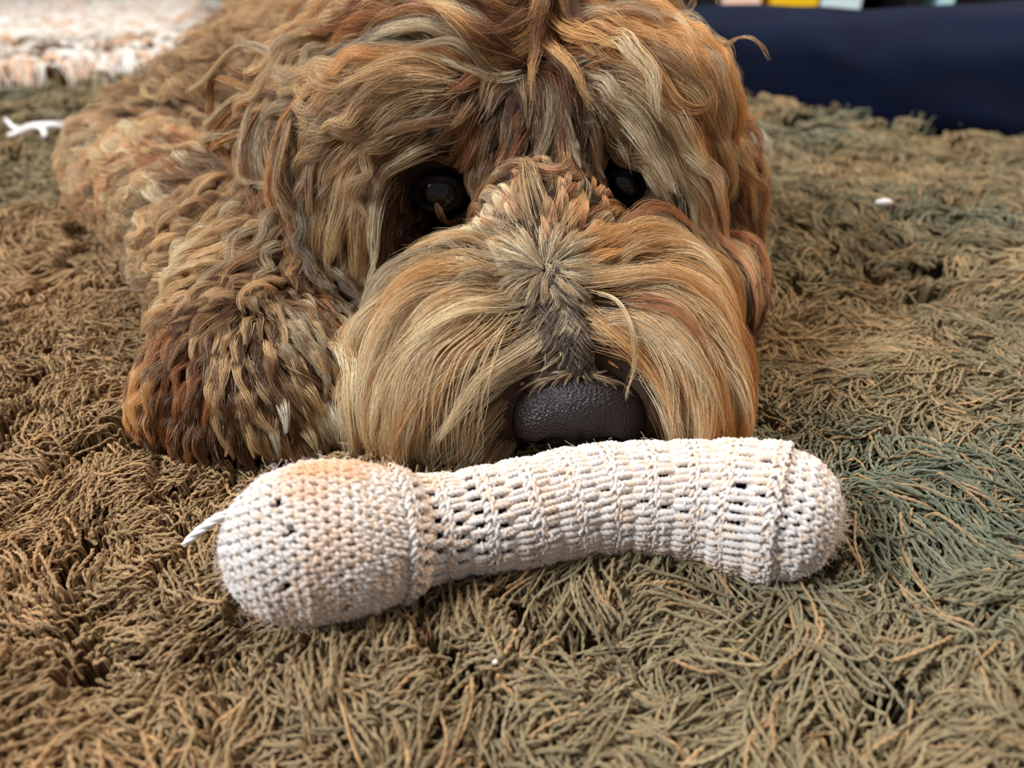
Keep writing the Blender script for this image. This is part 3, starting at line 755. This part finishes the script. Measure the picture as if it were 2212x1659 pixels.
# worked rows: tall posts between braided ridges on the shaft, tight short stitches on both knobs
tall, ridge, tight = Tubes(), Tubes(), Tubes()
m_a, m_b = m_of_u(858), m_of_u(1672)
rows = np.linspace(m_a, m_b, 19)
NST = 24
for ri in range(len(rows) - 1):
    m0, m1 = rows[ri], rows[ri + 1]; H = m1 - m0; open_ = np.clip((m_of_u(1180) - m0) / .03, 0, 1)
    off = (ri % 2) * .5 + rng.uniform(-.1, .1) + ri * .13
    k = np.arange(NST); th = (k + off + rng.uniform(-.08, .08, NST)) * 2 * np.pi / NST
    s = np.linspace(0, 1, 8)[None]
    gap = rng.random(NST) < .25 + .55 * open_
    for sd in (-1, 1):
        wd = np.where(gap, .18 - .085 * open_, .25 - .02 * open_)[:, None]
        T_ = th[:, None] + sd * 2 * np.pi / NST * (wd * (.55 + .45 * np.sin(s * np.pi * .9 + .35))) + .10 * (s - .5) * 2 * np.pi / NST
        M_ = m0 - .0006 + s * (H + .0012) + rng.uniform(-.0003, .0003, (NST, 1))
        h_b = .0004 + .0011 * np.sin(s * np.pi) + rng.uniform(-.0002, .0003, (NST, 1))
        P_ = bone_pt(M_, T_, h_b + 0 * T_); r_y = np.full(P_.shape[:2], .00112 - .00024 * open_)
        for Q, rr in plies(P_, r_y, 3): tall.add(Q, rr, 5)
    # small cross loop that closes the top of each post
    P_ = bone_pt(m0 + H * .42 + .0005 * np.sin(s * np.pi) + 0 * th[:, None], th[:, None] + (s - .5) * 2 * np.pi / NST * .62, .0011 + .0009 * np.sin(s * np.pi) + 0 * th[:, None])
    pick = rng.random(NST) < .45
    if pick.any():
        for Q, rr in plies(P_[pick], np.full(P_[pick].shape[:2], .00075), 2): tall.add(Q, rr, 5)
for ri, m0 in enumerate(rows):
    hr = .0014 if ri % 2 == 0 else .0003; rr0 = .00085 if ri % 2 == 0 else .00075
    NR = 30; k = np.arange(NR); th = k * 2 * np.pi / NR + rng.uniform(0, .2); s = np.linspace(0, 1, 7)[None]
    for sd in (-1, 1):
        T_ = th[:, None] + (s - .15) * 2 * np.pi / NR * 1.35
        M_ = m0 + sd * (.0013 - .0019 * s + .0006 * np.sin(s * np.pi))
        P_ = bone_pt(M_, T_, hr + .0005 * np.sin(s * np.pi) + 0 * T_)
        for Q, rr in plies(P_, np.full(P_.shape[:2], rr0), 2): ridge.add(Q, rr, 5)
HOLES = [(605, 1080), (588, 1127), (566, 1201), (601, 1225), (568, 1254), (614, 1267), (628, 1143), (650, 1199), (1722, 1175)]   # missed stitches where the stuffing shows
def tight_rows(ma, mb, pitch, sp, holes):
    ms = np.arange(ma, mb, pitch)
    for ri, m0 in enumerate(ms):
        r = float(np.interp(m0, ml, br)); n = max(5, int(2 * np.pi * r / sp)); k = np.arange(n)
        th = (k + .5 * (ri % 2)) * 2 * np.pi / n + rng.uniform(-.01, .01, n); ok = rng.random(n) > holes
        cp = bone_pt(np.full(n, m0 + pitch * .5), th, np.zeros(n)) - CAM
        pu, pv = CX + FPX * (cp @ RT) / (cp @ FWD), CY - FPX * (cp @ UP) / (cp @ FWD)
        for hu, hv in HOLES: ok &= np.hypot(pu - hu, pv - hv) > 10
        th = th[ok]; s = np.linspace(0, 1, 5)[None]; lf = rng.uniform(0, .0004, (len(th), 1))
        for sd in (-1, 1):
            T_ = th[:, None] + sd * (.08 + .36 * np.sin(s * np.pi * .5)) * 2 * np.pi / n
            M_ = m0 + (s - .1) * pitch * 1.15 * 1.0
            P_ = bone_pt(np.clip(M_, 0, ML), T_, -.0005 + lf + .0007 * np.sin(s * np.pi))
            for Q, rr in plies(P_, np.full(P_.shape[:2], .00098), 2): tight.add(Q, rr, 5)
tight_rows(.0006, m_of_u(770), .00225, .00275, .012)
tight_rows(m_of_u(770), m_a + .001, .0019, .0025, .0)
tight_rows(m_b - .001, ML - .0004, .0024, .0030, .004)
for nm, t in (('tall_stitches', tall), ('ridge_stitches', ridge), ('knob_stitches', tight)):
    o = t.build(nm, m_bone, bone); o['kind'] = 'stuff'; print(nm, len(o.data.polygons))
m_tail = noise_mat('white_cotton', lin((238, 234, 232)), lin((222, 212, 206)), 300, .85, .15)
def yarn_piece(name, parent, pts, r, mat, nply=3, taper=True, K=40, pitch=.006):
    P_ = spline(pts, K)[None]; s = np.linspace(0, 1, K)[None]
    rr = r * (np.ones((1, K)) if not taper else np.clip(.35 + .65 * np.sin(np.clip(s, .02, .98) * np.pi) ** .4, 0, 1))
    t = Tubes()
    for Q, q in plies(P_, rr, nply, pitch): t.add(Q, q, 7)
    return t.build(name, mat, parent)
yarn_piece('yarn_tail', bone, [atz(512, 1100, .024), atz(470, 1120, .022), atz(430, 1148, .017), atz(398, 1176, .012)], .0013, m_tail, 4, pitch=.02)
yarn_piece('loose_thread', bone, [atz(780, 1318, .002), atz(815, 1322, .004), atz(850, 1300, .006), atz(862, 1272, .008)], .0006, m_tail, 2)
yarn_piece('loose_thread', bone, [atz(790, 1308, .003), atz(820, 1312, .006), atz(845, 1292, .007), atz(855, 1270, .008)], .0005, m_tail, 2)
yarn_piece('loose_thread', bone, [atz(745, 1322, .006), atz(722, 1345, .003), atz(700, 1368, .002)], .0005, m_tail, 2)
# fuzz on the yarn
NF = 2600
mz = rng.uniform(.001, ML - .001, NF); tz = rng.uniform(0, 2 * np.pi, NF)
p0 = bone_pt(mz, tz, np.full(NF, .0012)); p1 = bone_pt(mz, tz, np.full(NF, .0026)); dr_ = rng.normal(size=(NF, 3)) * .0010
s = np.linspace(0, 1, 5)[None, :, None]; base_ = p0[:, None]; d1 = (p1 - p0)[:, None] * rng.uniform(.2, .8, (NF, 1, 1))
X = base_ + d1 * s + dr_[:, None] * s ** 1.5 + rng.normal(size=(NF, 1, 3)) * .0007 * np.sin(s * 3.1)
o = curves_obj('yarn_fuzz', X, np.full((NF, 5), .000035), np.broadcast_to(lin((236, 222, 210)), (NF, 5, 3)), M_FLUFF, bone); o['kind'] = 'stuff'

# ------------------------------------------------------------------ olive shag rug
hn1, hn2, hn3 = Noise(.16, dim=2), Noise(.055, dim=2), Noise(.5, dim=2)
def rug_z(xy):
    return .0028 * hn1(xy) + .0016 * hn2(xy) + np.clip(xy[..., 1] - .45, 0, 1) * .004 * hn3(xy)
def footprint(p):
    """distance outside bone and dog in plan, to bed them into the pile"""
    i = np.arange(0, 400, 8)
    d = np.full(p.shape[:-1], 1e9)
    for k in i: d = np.minimum(d, np.linalg.norm(p[..., :2] - bc[k, :2], axis=-1) - br[k])
    return d
gx = np.linspace(-2.0, 2.0, 161); gy = np.concatenate([np.linspace(-.3, 1.2, 121), np.linspace(1.25, 3.6, 40)])
GX, GY = np.meshgrid(gx, gy, indexing='ij'); XY = np.stack([GX, GY], -1)
V = np.concatenate([XY, (rug_z(XY) - .010)[..., None]], -1).reshape(-1, 3); ny = len(gy)
F = [(i * ny + j, (i + 1) * ny + j, (i + 1) * ny + j + 1, i * ny + j + 1) for i in range(160) for j in range(ny - 1)]
m_rugb = noise_mat('rug_backing', lin((70, 56, 38)), lin((52, 42, 30)), 90, .95, .05)
rug = mesh_obj('shag_rug', V, F, m_rugb)
tag(rug, 'olive brown shag rug of twisted yarn under the dog and the bone toy', 'rug')
dirn = Noise(.11, dim=2); dirn2 = Noise(.035, dim=2); coln = Noise(.22, dim=2); leng = Noise(.09, dim=2)
C_OL, C_GO, C_GR = lin((150, 130, 96)), lin((170, 132, 92)), lin((128, 120, 94))
def pile(name, N, region, tuft_n, Lr, rad, K, two_ply, zspread=.006, fan=.35):
    """region(n) -> n random plan positions of tufts; each tuft fans into strands sharing a direction"""
    nt = max(1, N // tuft_n); c = region(nt); N = nt * tuft_n
    right = 1 / (1 + np.exp(-(c[:, 0] + .02 - .10 * (c[:, 1] - .15)) / .03))      # long strands to the right, denser short ones to the left
    right = np.where(c[:, 1] > .35, .55, right)
    th = dirn(c) * 1.0 + dirn2(c) * .7 + rng.normal(0, .45, nt)
    base = np.where(c[:, 0] < -.02, math.pi * 1.12, -1.35); th = th + base
    Lt = rng.uniform(*Lr, nt) * (.55 + .45 * right) * (1 + .25 * leng(c)).clip(.6, 1.5)
    bend = rng.normal(0, .9, nt) * (.4 + .6 * right); zt = rng.uniform(0, 1, nt) ** 1.3 * zspread
    idx = np.repeat(np.arange(nt), tuft_n); lat = rng.normal(0, 1, N); fr = rng.normal(0, fan, N) * .45
    tp = th[idx] + math.pi / 2; side = rng.normal(0, .0016 + rad * 4, N)
    r0 = c[idx] + np.stack([np.cos(tp), np.sin(tp)], -1) * side[:, None] + rng.normal(0, .0010 + rad, (N, 2))
    a0 = th[idx] + fr + rng.normal(0, .06, N); L = Lt[idx] * rng.uniform(.65, 1.25, N); bd_ = bend[idx] + rng.normal(0, .16, N)
    s = np.linspace(0, 1, K)[None]; ang = a0[:, None] + bd_[:, None] * s + .25 * np.sin(s * 6 + rng.uniform(0, 6.28, (N, 1)))
    ds = (L / (K - 1))[:, None]; run = np.minimum(1, s * 4 + .1)
    dx = np.cumsum(np.cos(ang) * ds * run, 1); dy = np.cumsum(np.sin(ang) * ds * run, 1)
    P = np.zeros((N, K, 3)); P[..., 0] = r0[:, :1] + dx; P[..., 1] = r0[:, 1:] + dy
    top = (.0025 + zt[idx] + rng.uniform(-.001, .0015, N))[:, None]; arch = np.clip(1 - (1 - s * 4) ** 2 * (s < .25), 0, 1)
    droop = (s ** 2) * rng.uniform(.0, .0045, (N, 1))
    P[..., 2] = rug_z(P[..., :2]) - .010 + (.010 + top) * arch - droop + .0006 * np.sin(s * 9 + lat[:, None] * 3)
    # bed the bone and the dog into the pile
    f = footprint(P); inside = f < -.004; P[..., 2] = np.where(inside, np.minimum(P[..., 2], -.002 + rng.uniform(-.003, 0, (N, 1))), P[..., 2])
    m = (P[..., 1] > .17) & (P[..., 0] > -.34) & (P[..., 0] < .2) & (P[..., 1] < 1.1)
    dd = np.full(P.shape[:2], 1.0); q = P[m]; q = q.copy(); q[:, 2] = np.maximum(q[:, 2], .006); dd[m] = sdf(q)
    P[..., 2] = np.where(dd < .001, np.minimum(P[..., 2], -.004), P[..., 2])
    keep = ~((dd < -.006).all(1)); P = P[keep]; idx = idx[keep]; N = len(P)
    mixg = (.5 + .45 * coln(c))[idx][:, None]; wl = 1 / (1 + np.exp((c[idx, :1] + .02) / .05)) * (c[idx, 1:] < .5)
    col = C_OL * (1 - mixg) + C_GR * mixg; col = col * (1 - wl * .7) + C_GO * wl * .7  # golden tint on the near left: mixed room light put into the yarn colour
    u = rng.random((N, 1)); col = np.where(u > .86, col * .4 + C_GO * .7, col) * np.exp(rng.normal(0, .14, (N, 1))) * .88
    C = np.broadcast_to(col[:, None], (N, K, 3)); R = rad * rng.uniform(.75, 1.2, (N, 1)) * np.ones((1, K))
    if two_ply:
        X = []
        for Q, rr in plies(P, R, 2, pitch=.0042): X.append((Q, rr))
        P = np.concatenate([x[0] for x in X]); R = np.concatenate([x[1] for x in X]) * 1.05; C = np.concatenate([C, C])
    o = curves_obj(name, P, R, C, M_YARN, rug); o['kind'] = 'stuff'; print('PILE', name, len(P))
def wedge(y0, y1, pad):
    def f(n):
        out_ = []
        while sum(map(len, out_)) < n:
            y = rng.uniform(y0, y1, n * 2); x = rng.uniform(-1, 1, n * 2) * ((y1) * .86 + pad)
            m = np.abs(x) < y * .86 + pad; out_.append(np.stack([x[m], y[m]], -1))
        return np.concatenate(out_)[:n]
    return f
pile('yarn_pile', 30000, wedge(.055, .34, .03), 12, (.014, .036), .00044, 18, True)
pile('yarn_pile', 34000, wedge(.33, .70, .03), 10, (.014, .030), .00055, 8, False, .010)
pile('yarn_pile', 60000, wedge(.68, 1.7, .05), 10, (.016, .032), .0008, 6, False, .014)
pile('yarn_pile', 5000, lambda n: np.stack([rng.uniform(-1.5, .2, n), rng.uniform(1.6, 3.4, n)], -1), 6, (.03, .06), .003, 5, False, .016)
pile('yarn_pile', 16000, wedge(.055, .34, .03), 6, (.007, .011), .0005, 5, False, .001, 1.5)
def beside(y0, y1, xm):
    def f(n):
        y = rng.uniform(y0, y1, n); x = np.maximum(0, y) * .86 + .06 + rng.random(n) * (xm - np.maximum(0, y) * .86); return np.stack([x * rng.choice([-1, 1], n), y], -1)
    return f
pile('yarn_pile', 18000, beside(-.05, .36, .48), 10, (.016, .036), .00065, 7, False)
pile('yarn_pile', 9000, beside(.34, .90, 1.0), 8, (.02, .04), .0015, 6, False, .012)
pile('yarn_pile', 12000, lambda n: np.stack([rng.uniform(-.5, .5, n), rng.uniform(-.2, .06, n)], -1), 8, (.02, .035), .0007, 6, False)

# ------------------------------------------------------------------ cream fluffy mat behind on the left
m_fb = noise_mat('mat_backing', lin((150, 128, 108)), lin((120, 100, 84)), 60, .95, .05)
MC, MF, MS = np.array([-.445, 1.12]), np.array([-.88, -.47]), np.array([-.30, .95])
def mat_xy(a, b): return MC + MF * np.asarray(a)[..., None] + MS * np.asarray(b)[..., None]
bm = bmesh.new(); bmesh.ops.create_grid(bm, x_segments=30, y_segments=30, size=.5)
for v in bm.verts:
    x, y = v.co.x + .5, v.co.y + .5
    h = min(1, (min(x, 1 - x, y, 1 - y) / .05)) ** .5; q = mat_xy(x * 1.1, y * 1.5)
    v.co = Vector((q[0], q[1], .022 + .030 * h + .005 * math.sin(x * 9) * math.sin(y * 11)))
ret = bmesh.ops.extrude_face_region(bm, geom=bm.faces[:])
for g in ret['geom']:
    if isinstance(g, bmesh.types.BMVert): g.co.z = .018
bmesh.ops.recalc_face_normals(bm, faces=bm.faces)
mat_o = bm_obj('fluffy_mat', bm, m_fb)
tag(mat_o, 'cream and peach long-pile fluffy mat lying on the rug behind the dog', 'mat')
NT = 6500
ab = np.stack([rng.random(NT) * 1.1, 1.5 * rng.random(NT) ** 1.5], -1); c = mat_xy(ab[:, 0], ab[:, 1])
per_ = 8; idx = np.repeat(np.arange(NT), per_); N = len(idx)
dirc = rng.uniform(0, 6.28, NT); frnt = np.clip(1 - ab[:, 1] / .04, 0, 1); side_ = np.clip(1 - ab[:, 0] / .04, 0, 1)
a = dirc[idx] + rng.normal(0, .3, N); L = rng.uniform(.022, .044, N)
s = np.linspace(0, 1, 6)[None]
X = np.zeros((N, 6, 3)); r0 = c[idx] + rng.normal(0, .003, (N, 2))
X[..., 0] = r0[:, :1] + (np.cos(a) * .7 + side_[idx] * .3)[:, None] * L[:, None] * s
X[..., 1] = r0[:, 1:] + (np.sin(a) * .5 - frnt[idx] * .6)[:, None] * L[:, None] * s
edge = np.maximum(frnt, side_)[idx][:, None]
X[..., 2] = .048 - .022 * edge + L[:, None] * ((.8 - .3 * edge) * s - (.45 + edge * .75) * s ** 2)
cc = np.where((rng.random(NT) < .25)[:, None], lin((236, 202, 172)), lin((246, 240, 232)))[idx] * np.exp(rng.normal(0, .07, (N, 1)))
o = curves_obj('mat_pile', X, .0011 * (1 - .5 * s) * np.ones((N, 1)), np.clip(cc, 0, .95)[:, None] * np.ones((1, 6, 1)), M_FLUFF, mat_o); o['kind'] = 'stuff'

# ------------------------------------------------------------------ navy cushion
A0 = np.array([.02, 1.235]); B0 = np.array([.78, .27]); ax = norm(B0 - A0); nrm = np.array([-ax[1], ax[0]])   # nrm points away from the viewer
Lc = np.linalg.norm(B0 - A0); NU_, NV_ = 150, 48
wr = Noise(.30, 8, 2); wr2 = Noise(.09, 8, 2)
V = []
for i in range(NU_):
    s = i / (NU_ - 1); along = s * Lc; endf = min(1, min(s, 1 - s) / .05) ** .5
    hh = (.074 + .003 * math.sin(along * 9) + .064 * s) * (.35 + .65 * endf)
    for j in range(NV_):
        b = 2 * math.pi * j / NV_; cx, sx = math.cos(b), math.sin(b)
        px = .13 - .13 * np.sign(cx) * abs(cx) ** .55 * endf
        pz = hh / 2 + hh / 2 * np.sign(sx) * abs(sx) ** .55
        q = np.array([along, px + pz])
        w_ = .0055 * float(wr(q)) + .0012 * float(wr2(q))
        diag = .004 * math.exp(-((along * .8 + pz * 3 - .62) / .03) ** 2) + .004 * math.exp(-((along * .8 + pz * 3 - .86) / .03) ** 2)
        px -= w_ + diag; pz += w_ * .8
        xy = A0 + ax * along + nrm * px
        V.append((xy[0], xy[1], max(-.004, pz - .004)))
F = [(i * NV_ + j, (i + 1) * NV_ + j, (i + 1) * NV_ + (j + 1) % NV_, i * NV_ + (j + 1) % NV_) for i in range(NU_ - 1) for j in range(NV_)]
F += [tuple(range(NV_)), tuple((NU_ - 1) * NV_ + j for j in range(NV_ - 1, -1, -1))]
m_navy = noise_mat('navy_fabric', lin((8, 18, 42)), lin((6, 13, 33)), 14, .8, .15, .25, 900, .0005)
m_navy.node_tree.nodes['Principled BSDF'].inputs['Sheen Weight'].default_value = .05
m_navy.node_tree.nodes['Principled BSDF'].inputs['Sheen Tint'].default_value = (*lin((110, 130, 180)), 1)
cush = mesh_obj('navy_cushion', V, F, m_navy)
tag(cush, 'long navy blue fabric cushion lying on the rug behind the dog', 'cushion')

# ------------------------------------------------------------------ dark cabinet with pale and bright boxes beyond the cushion
m_black = noise_mat('black_lacquer', lin((14, 14, 16)), lin((20, 20, 22)), 20, .5, .3)
cab = bpy.data.objects.new('open_cabinet', None); link(cab); cab.location = (.75, 1.72, .010)
tag(cab, 'low black open cabinet standing behind the navy cushion', 'cabinet')
for nm, lo, hi in (('back_panel', (-.75, .16, 0), (.75, .175, .36)), ('bottom_shelf', (-.75, -.16, 0), (.75, .16, .03)), ('top_board', (-.77, -.17, .34), (.77, .175, .36)),
                   ('side_panel', (-.77, -.16, 0), (-.75, .175, .34)), ('side_panel', (.75, -.16, 0), (.77, .175, .34)), ('divider', (-.01, -.16, .03), (.01, .16, .34))):
    box(nm, lo, hi, m_black, cab, .002)
def container(u0, u1, col, label, h=.16, name='storage_box', y=1.60, dep=.10):
    D = (y - 0) / (math.cos(PITCH) + .51 * math.sin(PITCH)); x0, x1 = (u0 - CX) / FPX * D, (u1 - CX) / FPX * D
    r = bpy.data.objects.new(name, None); link(r); r.location = ((x0 + x1) / 2, y, .0405); tag(r, label, 'box')
    m, *_ = new_mat(name + '_paint', lin(col), .5, .3); w = (x1 - x0) / 2
    box('cover' if name == 'book' else 'body', (-w, 0, 0), (w, dep, h), m, r, .006)
    box('spine_cap' if name == 'book' else 'lid', (-w - .001, -.001, h), (w + .001, dep + .001, h + .014), m, r, .004)
container(1561, 1645, (246, 208, 188), 'pale pink box behind the cushion, next to the dog')
container(1668, 1768, (240, 196, 20), 'bright yellow box behind the cushion')
container(1776, 1862, (206, 232, 240), 'wide pale blue box beside the bright yellow one')
container(2026, 2062, (176, 222, 232), 'narrow pale blue box standing apart from the others')
for u0, u1, c_, lb in ((1465, 1500, (30, 26, 22), 'dark brown book at the cabinet end beside the dog'), (1510, 1545, (20, 20, 24), 'black book just before the pale pink box')):
    container(u0, u1, c_, lb, .15, 'book')
for o in list(SC.objects):
    if o.name.startswith('book') and o.parent is None: o['category'] = 'book'

# ------------------------------------------------------------------ scraps on the rug
def scrap(name, label, cat, strands, r, z=.006):
    root_ = bpy.data.objects.new(name, None); link(root_); root_.location = atz(*strands[0][0], z)
    tag(root_, label, cat)
    for st_ in strands:
        o = yarn_piece('strand', root_, [atz(u, v, z + .002 * ((i % 2))) - np.array(root_.location) for i, (u, v) in enumerate(st_)], r, m_tail, 3, pitch=.01)
    return root_
scrap('thread_scrap', 'white frayed scrap of thread on the rug left of the dog', 'thread',
      [((12, 258), (35, 278), (70, 272), (105, 268), (145, 266)), ((18, 292), (45, 286), (75, 272)), ((80, 270), (95, 282), (98, 296)), ((60, 278), (100, 272), (140, 274))], .0026, .016)
bm = bmesh.new(); bmesh.ops.create_icosphere(bm, subdivisions=2, radius=1)
for v in bm.verts:
    f = 1 + .15 * math.sin(v.co.x * 5 + v.co.y * 3); v.co = Vector((v.co.x * .0052 * f, v.co.y * .003, v.co.z * .0022 * f))
cr = bm_obj('crumb', bm, m_tail); cr.location = atz(1910, 437, .021); tag(cr, 'small off-white crumb on the rug right of the dog', 'crumb')
bm = bmesh.new(); bmesh.ops.create_icosphere(bm, subdivisions=2, radius=1)
for v in bm.verts:
    f = 1 + .2 * math.sin(v.co.x * 4 + v.co.z * 3); v.co = v.co * .0006 * f
cr = bm_obj('lint_speck', bm, m_tail); cr.location = atz(1070, 1430, .0095); tag(cr, 'tiny white speck of lint in the rug below the bone toy', 'lint')
